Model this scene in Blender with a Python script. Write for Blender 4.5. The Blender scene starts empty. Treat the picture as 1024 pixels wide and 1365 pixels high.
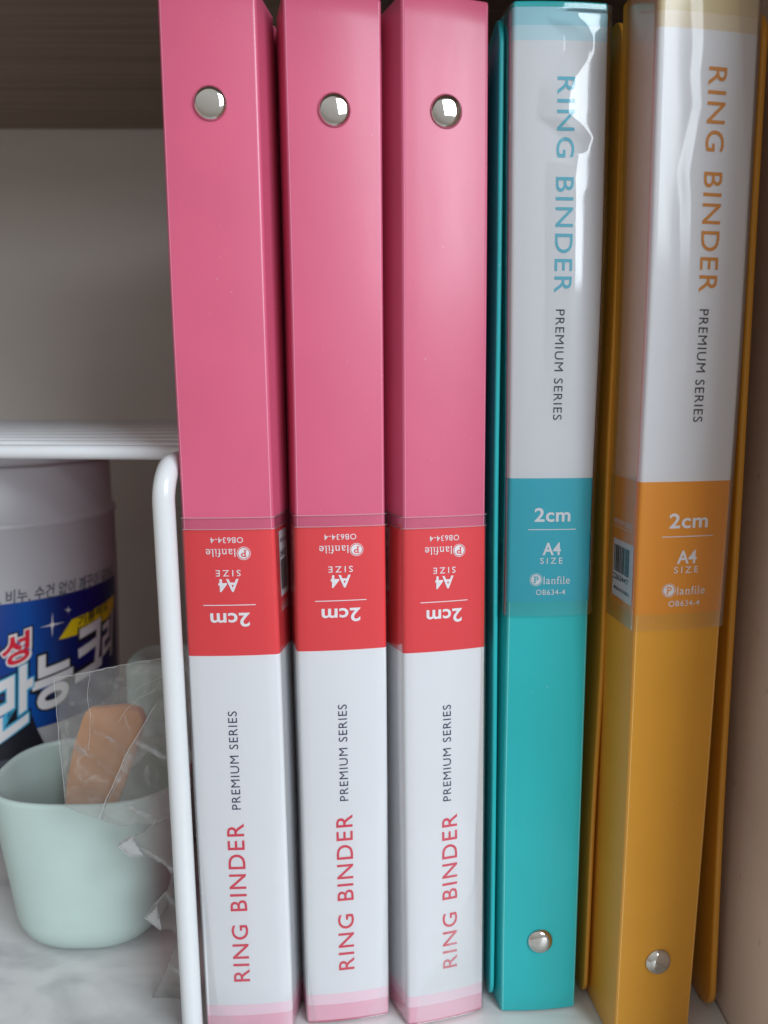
import bpy, bmesh, math, random
from mathutils import Vector
random.seed(7)
SC = bpy.context.scene
COL = SC.collection

# ------------------------------------------------------------------ camera
H = 0.205                       # lens height above the cabinet floor
FPX = 1050.0                    # focal length in pixels of the 1024x1365 photo
PITCH = math.radians(8.8)
CT, ST = math.cos(PITCH), math.sin(PITCH)
cam_d = bpy.data.cameras.new('camera')
cam = bpy.data.objects.new('camera', cam_d)
COL.objects.link(cam)
cam.location = (0, 0, H)
cam.rotation_euler = (math.radians(90) - PITCH, 0, 0)
cam_d.sensor_fit = 'VERTICAL'
cam_d.sensor_height = 36.0
cam_d.lens = FPX / 1365 * 36.0
cam_d.clip_start = 0.01
cam_d.clip_end = 20
cam_d.dof.use_dof = True
cam_d.dof.focus_distance = 0.238
cam_d.dof.aperture_fstop = 11.0
SC.camera = cam

# ------------------------------------------------------------------ light
w = bpy.data.worlds.new('World')
SC.world = w
w.use_nodes = True
bg = w.node_tree.nodes['Background']
bg.inputs[0].default_value = (0.86, 0.84, 0.80, 1)
bg.inputs[1].default_value = 0.47
_nt = w.node_tree
_tc = _nt.nodes.new('ShaderNodeTexCoord'); _sp = _nt.nodes.new('ShaderNodeSeparateXYZ')
_rp = _nt.nodes.new('ShaderNodeValToRGB'); _mp = _nt.nodes.new('ShaderNodeMapRange')
_mp.inputs[1].default_value = -1; _mp.inputs[2].default_value = 1
_nt.links.new(_tc.outputs['Generated'], _sp.inputs[0]);
_ad = _nt.nodes.new('ShaderNodeMath'); _ad.operation = 'MULTIPLY_ADD'; _ad.inputs[1].default_value = 0.45
_nt.links.new(_sp.outputs['X'], _ad.inputs[0]); _nt.links.new(_sp.outputs['Z'], _ad.inputs[2])
_nt.links.new(_ad.outputs[0], _mp.inputs[0])
_nt.links.new(_mp.outputs[0], _rp.inputs[0]); _nt.links.new(_rp.outputs[0], bg.inputs[0])
_rp.color_ramp.elements[0].position = 0.25; _rp.color_ramp.elements[0].color = (0.55, 0.51, 0.47, 1)
_rp.color_ramp.elements[1].position = 0.75; _rp.color_ramp.elements[1].color = (0.95, 0.95, 0.95, 1)

def area(name, loc, target, sx, sy, power, color):
    d = bpy.data.lights.new(name, 'AREA')
    d.shape = 'RECTANGLE'; d.size = sx; d.size_y = sy
    d.energy = power; d.color = color
    o = bpy.data.objects.new(name, d)
    COL.objects.link(o)
    o.location = loc
    o.rotation_euler = (Vector(target) - Vector(loc)).to_track_quat('-Z', 'Y').to_euler()
    return o
# the window of the room: behind the camera, to the right and above
area('window_light', (0.93, -1.03, 0.93), (0.02, 0.24, 0.2), 0.90, 1.05, 26.5, (0.84, 0.93, 1.0))

SC.view_settings.view_transform = 'Standard'
SC.view_settings.look = 'None'
SC.view_settings.exposure = 0.30
SC.view_settings.gamma = 1.0
SC.cycles.max_bounces = 10
SC.cycles.transparent_max_bounces = 16
try:
    SC.cycles.use_denoising = True
except Exception:
    pass

# ------------------------------------------------------------------ helpers
def at(px, py, y):
    """world x, z where the photo's pixel ray meets the plane at depth y"""
    dx = px - 512.0
    u = 682.5 - py
    dy = FPX * CT + u * ST
    dz = -FPX * ST + u * CT
    k = y / dy
    return dx * k, H + dz * k

def srgb(r, g, b):
    def f(c):
        c /= 255.0
        return c / 12.92 if c <= 0.04045 else ((c + 0.055) / 1.055) ** 2.4
    return (f(r), f(g), f(b), 1)

def mat(name, color, rough=0.5, metal=0.0, coat=0.0, ior=1.45, spec=0.5, noise=0.0, nscale=600, bump=0.0, bscale=900, sub=0.0):
    m = bpy.data.materials.new(name)
    m.use_nodes = True
    nt = m.node_tree
    b = nt.nodes['Principled BSDF']
    b.inputs['Base Color'].default_value = color
    b.inputs['Roughness'].default_value = rough
    b.inputs['Metallic'].default_value = metal
    b.inputs['Coat Weight'].default_value = coat
    b.inputs['Coat Roughness'].default_value = 0.16
    b.inputs['IOR'].default_value = ior
    b.inputs['Specular IOR Level'].default_value = spec
    tc = nt.nodes.new('ShaderNodeTexCoord')
    if noise:
        n = nt.nodes.new('ShaderNodeTexNoise'); n.inputs['Scale'].default_value = nscale
        n.inputs['Detail'].default_value = 4
        nt.links.new(tc.outputs['Object'], n.inputs['Vector'])
        mr = nt.nodes.new('ShaderNodeMapRange')
        mr.inputs[1].default_value = 0.3; mr.inputs[2].default_value = 0.7
        mr.inputs[3].default_value = 1 - noise; mr.inputs[4].default_value = 1 + noise
        nt.links.new(n.outputs['Fac'], mr.inputs[0])
        mx = nt.nodes.new('ShaderNodeVectorMath'); mx.operation = 'SCALE'
        mx.inputs[0].default_value = color[:3]
        nt.links.new(mr.outputs[0], mx.inputs['Scale'])
        nt.links.new(mx.outputs[0], b.inputs['Base Color'])
    if bump:
        n2 = nt.nodes.new('ShaderNodeTexNoise'); n2.inputs['Scale'].default_value = bscale
        n2.inputs['Detail'].default_value = 3
        nt.links.new(tc.outputs['Object'], n2.inputs['Vector'])
        bp = nt.nodes.new('ShaderNodeBump'); bp.inputs['Strength'].default_value = bump
        bp.inputs['Distance'].default_value = 0.0004
        nt.links.new(n2.outputs['Fac'], bp.inputs['Height'])
        nt.links.new(bp.outputs[0], b.inputs['Normal'])
    return m

def clear_mat(name, tint=(1, 1, 1, 1), haze=0.0, rough=0.06, gloss=1.0, scratches=0.0, hazecol=(0.75, 0.77, 0.8, 1), crumple=0.0):
    """thin clear plastic: tinted see-through + Fresnel gloss + a little milky haze"""
    m = bpy.data.materials.new(name); m.use_nodes = True
    nt = m.node_tree; nt.nodes.clear()
    out = nt.nodes.new('ShaderNodeOutputMaterial')
    tr = nt.nodes.new('ShaderNodeBsdfTransparent'); tr.inputs[0].default_value = tint
    df = nt.nodes.new('ShaderNodeBsdfDiffuse'); df.inputs[0].default_value = hazecol
    gl = nt.nodes.new('ShaderNodeBsdfGlossy'); gl.inputs['Roughness'].default_value = rough
    fr = nt.nodes.new('ShaderNodeFresnel'); fr.inputs[0].default_value = 1.49
    m1 = nt.nodes.new('ShaderNodeMixShader'); m1.inputs[0].default_value = haze
    nt.links.new(tr.outputs[0], m1.inputs[1]); nt.links.new(df.outputs[0], m1.inputs[2])
    if scratches:
        tc = nt.nodes.new('ShaderNodeTexCoord')
        n = nt.nodes.new('ShaderNodeTexNoise'); n.inputs['Scale'].default_value = 160
        n.inputs['Detail'].default_value = 8; n.inputs['Distortion'].default_value = 1.5
        nt.links.new(tc.outputs['Object'], n.inputs['Vector'])
        mr = nt.nodes.new('ShaderNodeMapRange')
        mr.inputs[1].default_value = 0.56; mr.inputs[2].default_value = 0.72
        mr.inputs[3].default_value = haze; mr.inputs[4].default_value = haze + scratches
        nt.links.new(n.outputs['Fac'], mr.inputs[0])
        nt.links.new(mr.outputs[0], m1.inputs[0])
    mu = nt.nodes.new('ShaderNodeMath'); mu.operation = 'MULTIPLY'; mu.inputs[1].default_value = gloss
    nt.links.new(fr.outputs[0], mu.inputs[0])
    if crumple:
        tc = nt.nodes.new('ShaderNodeTexCoord')
        n = nt.nodes.new('ShaderNodeTexNoise'); n.inputs['Scale'].default_value = 55
        n.inputs['Detail'].default_value = 1.5; n.inputs['Distortion'].default_value = 0.8
        rg = nt.nodes.new('ShaderNodeMath'); rg.operation = 'SUBTRACT'; rg.inputs[1].default_value = 0.5
        ab = nt.nodes.new('ShaderNodeMath'); ab.operation = 'ABSOLUTE'
        nt.links.new(tc.outputs['Object'], n.inputs['Vector']); nt.links.new(n.outputs['Fac'], rg.inputs[0]); nt.links.new(rg.outputs[0], ab.inputs[0])
        bp = nt.nodes.new('ShaderNodeBump'); bp.inputs['Strength'].default_value = 1.0; bp.inputs['Distance'].default_value = crumple
        nt.links.new(ab.outputs[0], bp.inputs['Height'])
        nt.links.new(bp.outputs[0], gl.inputs['Normal'])
    m2 = nt.nodes.new('ShaderNodeMixShader')
    nt.links.new(mu.outputs[0], m2.inputs[0])
    nt.links.new(m1.outputs[0], m2.inputs[1]); nt.links.new(gl.outputs[0], m2.inputs[2])
    nt.links.new(m2.outputs[0], out.inputs[0])
    return m

def link(name, verts, faces, mats, parent=None, fm=None, smooth=False, autosmooth=None):
    me = bpy.data.meshes.new(name)
    me.from_pydata([tuple(v) for v in verts], [], faces)
    if not isinstance(mats, (list, tuple)): mats = [mats]
    for m in mats: me.materials.append(m)
    if fm:
        for p, i in zip(me.polygons, fm): p.material_index = i
    if smooth:
        for p in me.polygons: p.use_smooth = True
    me.update()
    if autosmooth is not None:
        bm = bmesh.new(); bm.from_mesh(me)
        for e in bm.edges:
            if len(e.link_faces) == 2 and e.calc_face_angle(0) > math.radians(autosmooth): e.smooth = False
        bm.to_mesh(me); bm.free()
    o = bpy.data.objects.new(name, me)
    COL.objects.link(o)
    if parent: o.parent = parent
    return o

def recalc(o):
    bm = bmesh.new(); bm.from_mesh(o.data)
    bmesh.ops.recalc_face_normals(bm, faces=bm.faces)
    bm.to_mesh(o.data); bm.free()
    return o

def thing(name, label, cat, loc=(0, 0, 0), group=None):
    o = bpy.data.objects.new(name, None); COL.objects.link(o)
    o.location = loc; o['label'] = label; o['category'] = cat
    o.empty_display_size = 0.01
    if group: o['group'] = group
    return o

def adopt(root):
    """children were built in world coordinates: keep them there under a moved Empty"""
    inv = Vector(root.location)
    for c in root.children:
        if c.type == 'MESH':
            c.location = -inv

def structure(o):
    o['kind'] = 'structure'; return o

def box(name, lo, hi, m, parent=None, bev=0.0):
    bm = bmesh.new()
    bmesh.ops.create_cube(bm, size=1)
    for v in bm.verts:
        v.co = Vector([(lo[i] + hi[i]) / 2 + v.co[i] * (hi[i] - lo[i]) for i in range(3)])
    if bev:
        bmesh.ops.bevel(bm, geom=bm.edges[:], offset=bev, segments=2, affect='EDGES')
    me = bpy.data.meshes.new(name); bm.to_mesh(me); bm.free()
    me.materials.append(m)
    o = bpy.data.objects.new(name, me); COL.objects.link(o)
    if parent: o.parent = parent
    return o

def interp(pts, z):
    """smooth (cosine-free, piecewise linear with softened knots) value at z; pts sorted by z"""
    if z <= pts[0][0]:
        a, b = pts[0], pts[1]
    elif z >= pts[-1][0]:
        a, b = pts[-2], pts[-1]
    else:
        for a, b in zip(pts, pts[1:]):
            if a[0] <= z <= b[0]: break
    t = (z - a[0]) / (b[0] - a[0])
    return a[1] + t * (b[1] - a[1])

def smooth_line(pts, zlo, zhi, n=40, w=0.022):
    """sample a polyline with a moving average so that bends are soft"""
    out = []
    for i in range(n + 1):
        z = zlo + (zhi - zlo) * i / n
        s = 0.0
        for k in range(-4, 5): s += interp(pts, z + w * k / 4)
        out.append((z, s / 9))
    return out

# ------------------------------------------------------------------ lettering
_tc = {}
def text_geo(s, weight=0.0, spacing=1.0):
    key = (s, weight, spacing)
    if key in _tc: return _tc[key]
    c = bpy.data.curves.new('t', 'FONT'); c.body = s; c.offset = weight; c.space_character = spacing
    c.resolution_u = 4
    o = bpy.data.objects.new('t', c); COL.objects.link(o)
    me = o.evaluated_get(bpy.context.evaluated_depsgraph_get()).to_mesh()
    vs = [(v.co.x, v.co.y) for v in me.vertices]
    fs = [tuple(p.vertices) for p in me.polygons]
    bpy.data.objects.remove(o); bpy.data.curves.remove(c)
    x0 = min(v[0] for v in vs); x1 = max(v[0] for v in vs)
    y0 = min(v[1] for v in vs); y1 = max(v[1] for v in vs)
    vs = [((x - x0) / (x1 - x0), (y - y0) / (y1 - y0)) for x, y in vs]
    _tc[key] = (vs, fs)
    return _tc[key]

def rect_geo():
    return [(0, 0), (1, 0), (1, 1), (0, 1)], [(0, 1, 2, 3)]

def ring_geo(r0, r1, n=36):
    vs = []; fs = []
    for i in range(n):
        a = 2 * math.pi * i / n
        vs.append((r0 * math.cos(a), r0 * math.sin(a))); vs.append((r1 * math.cos(a), r1 * math.sin(a)))
    for i in range(n):
        j = (i + 1) % n
        fs.append((2 * i, 2 * i + 1, 2 * j + 1, 2 * j))
    return vs, fs

def slice_geo(vs, fs, step, axis=0):
    """cut a flat mesh into strips so it can be bent round a curved surface"""
    bm = bmesh.new()
    bv = [bm.verts.new((x, y, 0)) for x, y in vs]
    for f in fs:
        try: bm.faces.new([bv[i] for i in f])
        except ValueError: pass
    lo = min(v[axis] for v in vs); hi = max(v[axis] for v in vs)
    k = lo + step
    while k < hi:
        no = (1, 0, 0) if axis == 0 else (0, 1, 0)
        co = (k, 0, 0) if axis == 0 else (0, k, 0)
        bmesh.ops.bisect_plane(bm, geom=bm.verts[:] + bm.edges[:] + bm.faces[:], plane_co=co, plane_no=no)
        k += step
    bm.verts.ensure_lookup_table()
    for i, v in enumerate(bm.verts): v.index = i
    ov = [(v.co.x, v.co.y) for v in bm.verts]; of = [tuple(v.index for v in f.verts) for f in bm.faces]
    bm.free()
    return ov, of

# ------------------------------------------------------------------ the cabinet
def wood_mat(name, c1, c2, rough, stretch, bump=0.15, scale=1.0, gl=0.3):
    m = bpy.data.materials.new(name); m.use_nodes = True
    nt = m.node_tree; b = nt.nodes['Principled BSDF']
    b.inputs['Roughness'].default_value = rough
    b.inputs['Specular IOR Level'].default_value = gl
    tc = nt.nodes.new('ShaderNodeTexCoord'); mp = nt.nodes.new('ShaderNodeMapping')
    mp.inputs['Scale'].default_value = stretch
    n = nt.nodes.new('ShaderNodeTexNoise'); n.inputs['Scale'].default_value = scale
    n.inputs['Detail'].default_value = 9; n.inputs['Roughness'].default_value = 0.62; n.inputs['Distortion'].default_value = 0.35
    cr = nt.nodes.new('ShaderNodeValToRGB')
    cr.color_ramp.elements[0].position = 0.3; cr.color_ramp.elements[0].color = c1
    cr.color_ramp.elements[1].position = 0.68; cr.color_ramp.elements[1].color = c2
    nt.links.new(tc.outputs['Object'], mp.inputs[0]); nt.links.new(mp.outputs[0], n.inputs['Vector'])
    nt.links.new(n.outputs['Fac'], cr.inputs[0]); nt.links.new(cr.outputs[0], b.inputs['Base Color'])
    bp = nt.nodes.new('ShaderNodeBump'); bp.inputs['Strength'].default_value = bump; bp.inputs['Distance'].default_value = 0.0006
    nt.links.new(n.outputs['Fac'], bp.inputs['Height']); nt.links.new(bp.outputs[0], b.inputs['Normal'])
    return m

def marble_mat():
    m = bpy.data.materials.new('pale_marble'); m.use_nodes = True
    nt = m.node_tree; b = nt.nodes['Principled BSDF']
    b.inputs['Roughness'].default_value = 0.32
    tc = nt.nodes.new('ShaderNodeTexCoord')
    mp = nt.nodes.new('ShaderNodeMapping'); mp.inputs['Rotation'].default_value = (0, 0, 0.5); mp.inputs['Scale'].default_value = (7, 18, 7)
    n = nt.nodes.new('ShaderNodeTexNoise'); n.inputs['Scale'].default_value = 1.6; n.inputs['Detail'].default_value = 7; n.inputs['Distortion'].default_value = 0.9
    nt.links.new(tc.outputs['Object'], mp.inputs[0]); nt.links.new(mp.outputs[0], n.inputs['Vector'])
    cr = nt.nodes.new('ShaderNodeValToRGB'); e = cr.color_ramp.elements
    e[0].position = 0.36; e[0].color = (0.44, 0.45, 0.45, 1)
    e[1].position = 0.62; e[1].color = (0.74, 0.74, 0.73, 1)
    k = e.new(0.48); k.color = (0.64, 0.645, 0.64, 1)
    nt.links.new(n.outputs['Fac'], cr.inputs[0]); nt.links.new(cr.outputs[0], b.inputs['Base Color'])
    return m

def speckled(name, c, c2, rough):
    """laminate board: soft mottling plus sparse tiny dark flecks"""
    m = bpy.data.materials.new(name); m.use_nodes = True
    nt = m.node_tree; b = nt.nodes['Principled BSDF']; b.inputs['Roughness'].default_value = rough
    b.inputs['Specular IOR Level'].default_value = 0.3
    tc = nt.nodes.new('ShaderNodeTexCoord')
    n = nt.nodes.new('ShaderNodeTexNoise'); n.inputs['Scale'].default_value = 14; n.inputs['Detail'].default_value = 5
    nt.links.new(tc.outputs['Object'], n.inputs['Vector'])
    cr = nt.nodes.new('ShaderNodeValToRGB')
    cr.color_ramp.elements[0].position = 0.35; cr.color_ramp.elements[0].color = c
    cr.color_ramp.elements[1].position = 0.65; cr.color_ramp.elements[1].color = c2
    nt.links.new(n.outputs['Fac'], cr.inputs[0])
    mp = nt.nodes.new('ShaderNodeMapping'); mp.inputs['Scale'].default_value = (400, 400, 130)
    v = nt.nodes.new('ShaderNodeTexNoise'); v.inputs['Scale'].default_value = 1; v.inputs['Detail'].default_value = 2
    nt.links.new(tc.outputs['Object'], mp.inputs[0]); nt.links.new(mp.outputs[0], v.inputs['Vector'])
    mr = nt.nodes.new('ShaderNodeMapRange'); mr.inputs[1].default_value = 0.70; mr.inputs[2].default_value = 0.76
    mr.inputs[3].default_value = 0; mr.inputs[4].default_value = 0.35
    nt.links.new(v.outputs['Fac'], mr.inputs[0])
    mx = nt.nodes.new('ShaderNodeMixRGB'); mx.inputs[2].default_value = (0.03, 0.02, 0.015, 1)
    nt.links.new(mr.outputs[0], mx.inputs[0]); nt.links.new(cr.outputs[0], mx.inputs[1])
    nt.links.new(mx.outputs[0], b.inputs['Base Color'])
    bp = nt.nodes.new('ShaderNodeBump'); bp.inputs['Strength'].default_value = 0.2; bp.inputs['Distance'].default_value = 0.0003
    nt.links.new(v.outputs['Fac'], bp.inputs['Height']); nt.links.new(bp.outputs[0], b.inputs['Normal'])
    return m

WX = 0.1128          # inner face of the cabinet's right side
YB = 0.530           # back panel
ZT = H + 0.163       # underside of the board above
M_top = wood_mat('dark_wood_grain', (0.20, 0.15, 0.115, 1), (0.33, 0.26, 0.20, 1), 0.5, (3, 260, 3), 0.35, 1.0)
M_back = wood_mat('beige_back_panel', (0.62, 0.585, 0.54, 1), (0.66, 0.625, 0.58, 1), 0.45, (5, 5, 30), 0.03, 1.0)
M_side = speckled('warm_laminate', (0.62, 0.51, 0.43, 1), (0.73, 0.62, 0.53, 1), 0.5)
structure(box('shelf_floor', (-0.46, 0.12, -0.025), (WX - 0.0005, YB - 0.0005, 0.0), marble_mat()))
structure(box('back_wall', (-0.48, YB, -0.025), (WX + 0.02, YB + 0.008, ZT + 0.02), M_back))
structure(box('side_wall', (WX, 0.152, -0.025), (WX + 0.018, YB - 0.0005, ZT - 0.0005), M_side, bev=0.0006))
structure(box('side_wall', (-0.478, 0.12, -0.025), (-0.4605, YB - 0.0005, ZT - 0.0005), M_side, bev=0.0006))
structure(box('ceiling', (-0.478, 0.150, ZT), (WX + 0.018, YB - 0.0005, ZT + 0.018), M_top, bev=0.0006))

# ------------------------------------------------------------------ ring binders
M_metal = mat('polished_nickel', (0.66, 0.64, 0.60, 1), rough=0.05, metal=1.0)
M_white_ink = mat('white_print', (0.82, 0.82, 0.84, 1), rough=0.5)
M_navy_ink = mat('navy_print', srgb(38, 48, 84), rough=0.5)
M_dark_ink = mat('dark_print', srgb(34, 36, 44), rough=0.5)
M_paper = mat('white_card', (0.76, 0.77, 0.79, 1), rough=0.5, noise=0.008, nscale=300)
M_bar = mat('black_print', (0.02, 0.02, 0.022, 1), rough=0.5)
M_sticker = mat('sticker_paper', (0.78, 0.78, 0.80, 1), rough=0.4)

class Binder:
    HT = 0.310
    W = 0.026
    def __init__(s, L, R, yLb, yLt, yRb, yRt, side, spread, bow=0.0006):
        Ht = s.HT
        def ln(P, yb, yt):
            pts = []
            for px, py in P:
                z = 0.15
                for _ in range(6):
                    y = yb + (yt - yb) * z / Ht
                    x, z = at(px, py, y)
                pts.append((z, x))
            pts.sort()
            return smooth_line(pts, -0.01, Ht + 0.01)
        s.Lx = ln(L, yLb, yLt); s.Rx = ln(R, yRb, yRt)
        s.yy = (yLb, yLt, yRb, yRt)
        # cross-section in local (u across, v back), filleted; arc length 0 at the spine's centre
        W = s.W; f = 0.0011
        a, b = side            # depth of the side strips
        oa, ob = spread        # how far their back edges spread outwards
        c = [(-oa, a), (0, 0), (W, 0), (W + ob, b)]
        pts = [c[0]]
        for i in (1, 2):
            p = Vector(c[i]); d0 = (Vector(c[i - 1]) - p).normalized(); d1 = (Vector(c[i + 1]) - p).normalized()
            p0 = p + d0 * f; p1 = p + d1 * f
            for k in range(7):
                t = k / 6
                q = (1 - t) ** 2 * p0 + 2 * t * (1 - t) * p + t * t * p1
                pts.append((q.x, q.y))
            if i == 1:
                for k in range(1, 14):
                    t = k / 14
                    u = f + (W - 2 * f) * t
                    pts.append((u, -bow * (1 - (2 * t - 1) ** 2)))
        pts.append(c[3])
        s.prof = pts
        s.arc = [0.0]
        for p, q in zip(pts, pts[1:]): s.arc.append(s.arc[-1] + math.dist(p, q))
        s.mid = s.arc[-1] / 2
        k = 1 + 6 + 7
        s.mid = s.arc[k]
        s.smin = -s.mid; s.smax = s.arc[-1] - s.mid
        s.nrm = []
        for i in range(len(pts)):
            p = Vector(pts[max(0, i - 1)]); q = Vector(pts[min(len(pts) - 1, i + 1)])
            t = (q - p).normalized(); s.nrm.append((t.y, -t.x))      # outward (towards viewer)
    def local(s, a):
        a += s.mid
        a = min(max(a, 0), s.arc[-1])
        for i in range(len(s.arc) - 1):
            if a <= s.arc[i + 1]: break
        t = (a - s.arc[i]) / (s.arc[i + 1] - s.arc[i])
        p, q = s.prof[i], s.prof[i + 1]; n, m = s.nrm[i], s.nrm[i + 1]
        return (p[0] + t * (q[0] - p[0]), p[1] + t * (q[1] - p[1])), (n[0] + t * (m[0] - n[0]), n[1] + t * (m[1] - n[1]))
    def frame(s, z):
        k = z / s.HT
        yL = s.yy[0] + (s.yy[1] - s.yy[0]) * k; yR = s.yy[2] + (s.yy[3] - s.yy[2]) * k
        L = Vector((interp(s.Lx, z), yL)); R = Vector((interp(s.Rx, z), yR))
        return L, R
    def world(s, u, v, z):
        L, R = s.frame(z)
        e = (R - L) / s.W
        n = Vector((-e.y, e.x)).normalized()
        p = L + e * u + n * v
        return Vector((p.x, p.y, z))
    def P(s, a, z, off=0.0):
        (u, v), (nu, nv) = s.local(a)
        return s.world(u + nu * off, v + nv * off, z)
    def smap(s, a):
        return a

def sheet(b, name, s0, s1, z0, z1, off, mats, parent, ns=None, nz=40, bands=None, thick=0.00012, hfun=None):
    """a thin closed sheet following the binder's profile; bands = [(z, material index)]"""
    arcs = [s0]
    for a in [x - b.mid for x in b.arc]:
        if s0 + 1e-5 < a < s1 - 1e-5: arcs.append(a)
    arcs.append(s1)
    if ns:
        arcs = [s0 + (s1 - s0) * i / ns for i in range(ns + 1)] if hfun else arcs
    zs = [z0 + (z1 - z0) * i / nz for i in range(nz + 1)]
    if bands:
        for z, _ in bands:
            if z0 < z < z1: zs.append(z)
        zs = sorted(set(zs))
    nA = len(arcs); vs = []; fs = []; fm = []
    for layer in (0, 1):
        for z in zs:
            for a in arcs:
                h = off - (thick if layer else 0)
                if hfun: h += hfun(a, z)
                vs.append(b.P(a, z, h))
    N = nA * len(zs)
    def mi(zm):
        r = 0
        if bands:
            for z, i in bands:
                if zm >= z: r = i
        return r
    for j in range(len(zs) - 1):
        m = mi((zs[j] + zs[j + 1]) / 2)
        for i in range(nA - 1):
            p = j * nA + i
            fs.append((p, p + 1, p + nA + 1, p + nA)); fm.append(m)
            fs.append((N + p, N + p + nA, N + p + nA + 1, N + p + 1)); fm.append(m)
        p = j * nA
        fs.append((p, p + nA, N + p + nA, N + p)); fm.append(m)
        p = j * nA + nA - 1
        fs.append((p, N + p, N + p + nA, p + nA)); fm.append(m)
    for i in range(nA - 1):
        fs.append((i, N + i, N + i + 1, i + 1)); fm.append(mi(zs[0]))
        p = (len(zs) - 1) * nA + i
        fs.append((p, p + 1, N + p + 1, N + p)); fm.append(mi(zs[-1] - 1e-6))
    o = link(name, vs, fs, mats, parent, fm, smooth=True, autosmooth=50)
    return o

def shell(b, name, m, parent, th=0.0009, nz=44):
    """the binder's spine with both hinge strips: one bent board, solid, soft corners"""
    z0, z1 = 0.0006, b.HT
    zs = [z0, z0 + 0.0004] + [z0 + (z1 - z0) * i / nz for i in range(1, nz)] + [z1 - 0.0004, z1]
    vs = []; fs = []; n = len(b.prof)
    for jz, z in enumerate(zs):
        edge = 0.00025 if jz in (0, len(zs) - 1) else 0
        for i in range(n):
            p, q = b.prof[i], b.nrm[i]
            vs.append(b.world(p[0] - q[0] * edge, p[1] - q[1] * edge, z))
        for i in range(n):
            p, q = b.prof[i], b.nrm[i]
            vs.append(b.world(p[0] - q[0] * (th - edge), p[1] - q[1] * (th - edge), z))
    M = 2 * n
    for j in range(len(zs) - 1):
        for i in range(n - 1):
            p = j * M + i
            fs.append((p, p + 1, p + M + 1, p + M))
            p += n
            fs.append((p, p + M, p + M + 1, p + 1))
        p = j * M
        fs.append((p, p + M, p + M + n, p + n))
        p = j * M + n - 1
        fs.append((p, p + n, p + M + n, p + M))
    for i in range(n - 1):
        fs.append((i, n + i, n + i + 1, i + 1))
        p = (len(zs) - 1) * M + i
        fs.append((p, p + 1, p + n + 1, p + n))
    return link(name, vs, fs, m, parent, smooth=True, autosmooth=60)

def cover(name, xline, y0, depth, th, direction, m, parent, r=0.007, ht=0.310, z0=0.0006, shear=0.0):
    """a cover board standing behind the spine; xline(z) is its outer face, direction +1 if the board lies at x greater than that"""
    zs = []
    nC = 7
    for k in range(nC + 1):
        a = math.pi / 2 * k / nC
        zs.append((z0 + r - r * math.cos(a), r - r * math.sin(a)))
    for k in range(1, 24):
        zs.append((z0 + r + (ht - 2 * r) * k / 24, 0.0))
    for k in range(nC + 1):
        a = math.pi / 2 * k / nC
        zs.append((z0 + ht - r + r * math.sin(a), r - r * math.cos(a)))
    e = th * 0.38
    vs = []; fs = []
    for z, inset in zs:
        x = xline(z); yf = y0 + inset; yb = y0 + depth - inset
        pr = [(0.0, yf + e), (e * 0.3, yf + e * 0.3), (e, yf), (th - e, yf), (th - e * 0.3, yf + e * 0.3), (th, yf + e),
              (th, yb - e), (th - e, yb), (e, yb), (0.0, yb - e)]
        for u, y in pr:
            vs.append((x + direction * u + shear * (y - y0), y, z))
    n = 10
    for j in range(len(zs) - 1):
        for i in range(n):
            k = (i + 1) % n
            fs.append((j * n + i, j * n + k, (j + 1) * n + k, (j + 1) * n + i))
    fs.append(tuple(range(n - 1, -1, -1)))
    fs.append(tuple((len(zs) - 1) * n + i for i in range(n)))
    o = link(name, vs, fs, m, parent, smooth=True, autosmooth=50)
    return recalc(o)

def put(b, name, items, m, parent, off=0.00022):
    """lettering: items = list of (verts, faces) already in (s, z) spine coordinates, raised by a hair"""
    vs = []; fs = []
    for v, f in items:
        v, f = slice_geo(v, f, 0.0009)
        k = len(vs)
        vs += [b.P(x, z, off) for x, z in v]
        fs += [tuple(i + k for i in q) for q in f]
    return link(name, vs, fs, m, parent)

def rivet(b, s, z, parent, rad=0.0043, off=0.0):
    c = b.P(s, z, off); n = (b.P(s, z, off + 0.001) - c).normalized()
    up = Vector((0, 0, 1)); r = up.cross(n).normalized(); up2 = n.cross(r)
    prof = [(1.03, 0.00005), (1.06, 0.00022), (1.04, 0.00045), (0.98, 0.0008), (0.92, 0.00115), (0.83, 0.00140), (0.68, 0.00160), (0.5, 0.00175), (0.3, 0.00185), (0.12, 0.00190)]
    N = 40; vs = []; fs = []
    for k, (q, h) in enumerate(prof):
        for i in range(N):
            a = 2 * math.pi * i / N
            vs.append(c + (r * math.cos(a) + up2 * math.sin(a)) * rad * q + n * h)
    for k in range(len(prof) - 1):
        for i in range(N):
            j = (i + 1) % N
            fs.append((k * N + i, k * N + j, (k + 1) * N + j, (k + 1) * N + i))
    vs.append(c + n * 0.00191); e = len(vs) - 1
    k = (len(prof) - 1) * N
    for i in range(N): fs.append((k + i, k + (i + 1) % N, e))
    return recalc(link('rivet', vs, fs, M_metal, parent, smooth=True))

def seam(b, z, half, wl, wr, t):
    sheet(b, 'sleeve_edge', -half - wl, half + wr, z - 0.00013, z + 0.00013, 0.00066, M_seam, t, nz=1, thick=0.00004)
def creases(b, t, m):
    """the stress-whitened score lines along both folds"""
    for c in (-b.W / 2 + 0.0006, b.W / 2 - 0.0006):
        sheet(b, 'fold_line', c - 0.00010, c + 0.00010, 0.001, b.HT - 0.001, 0.00005, m, t, ns=1, nz=44, thick=0.00004)

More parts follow.
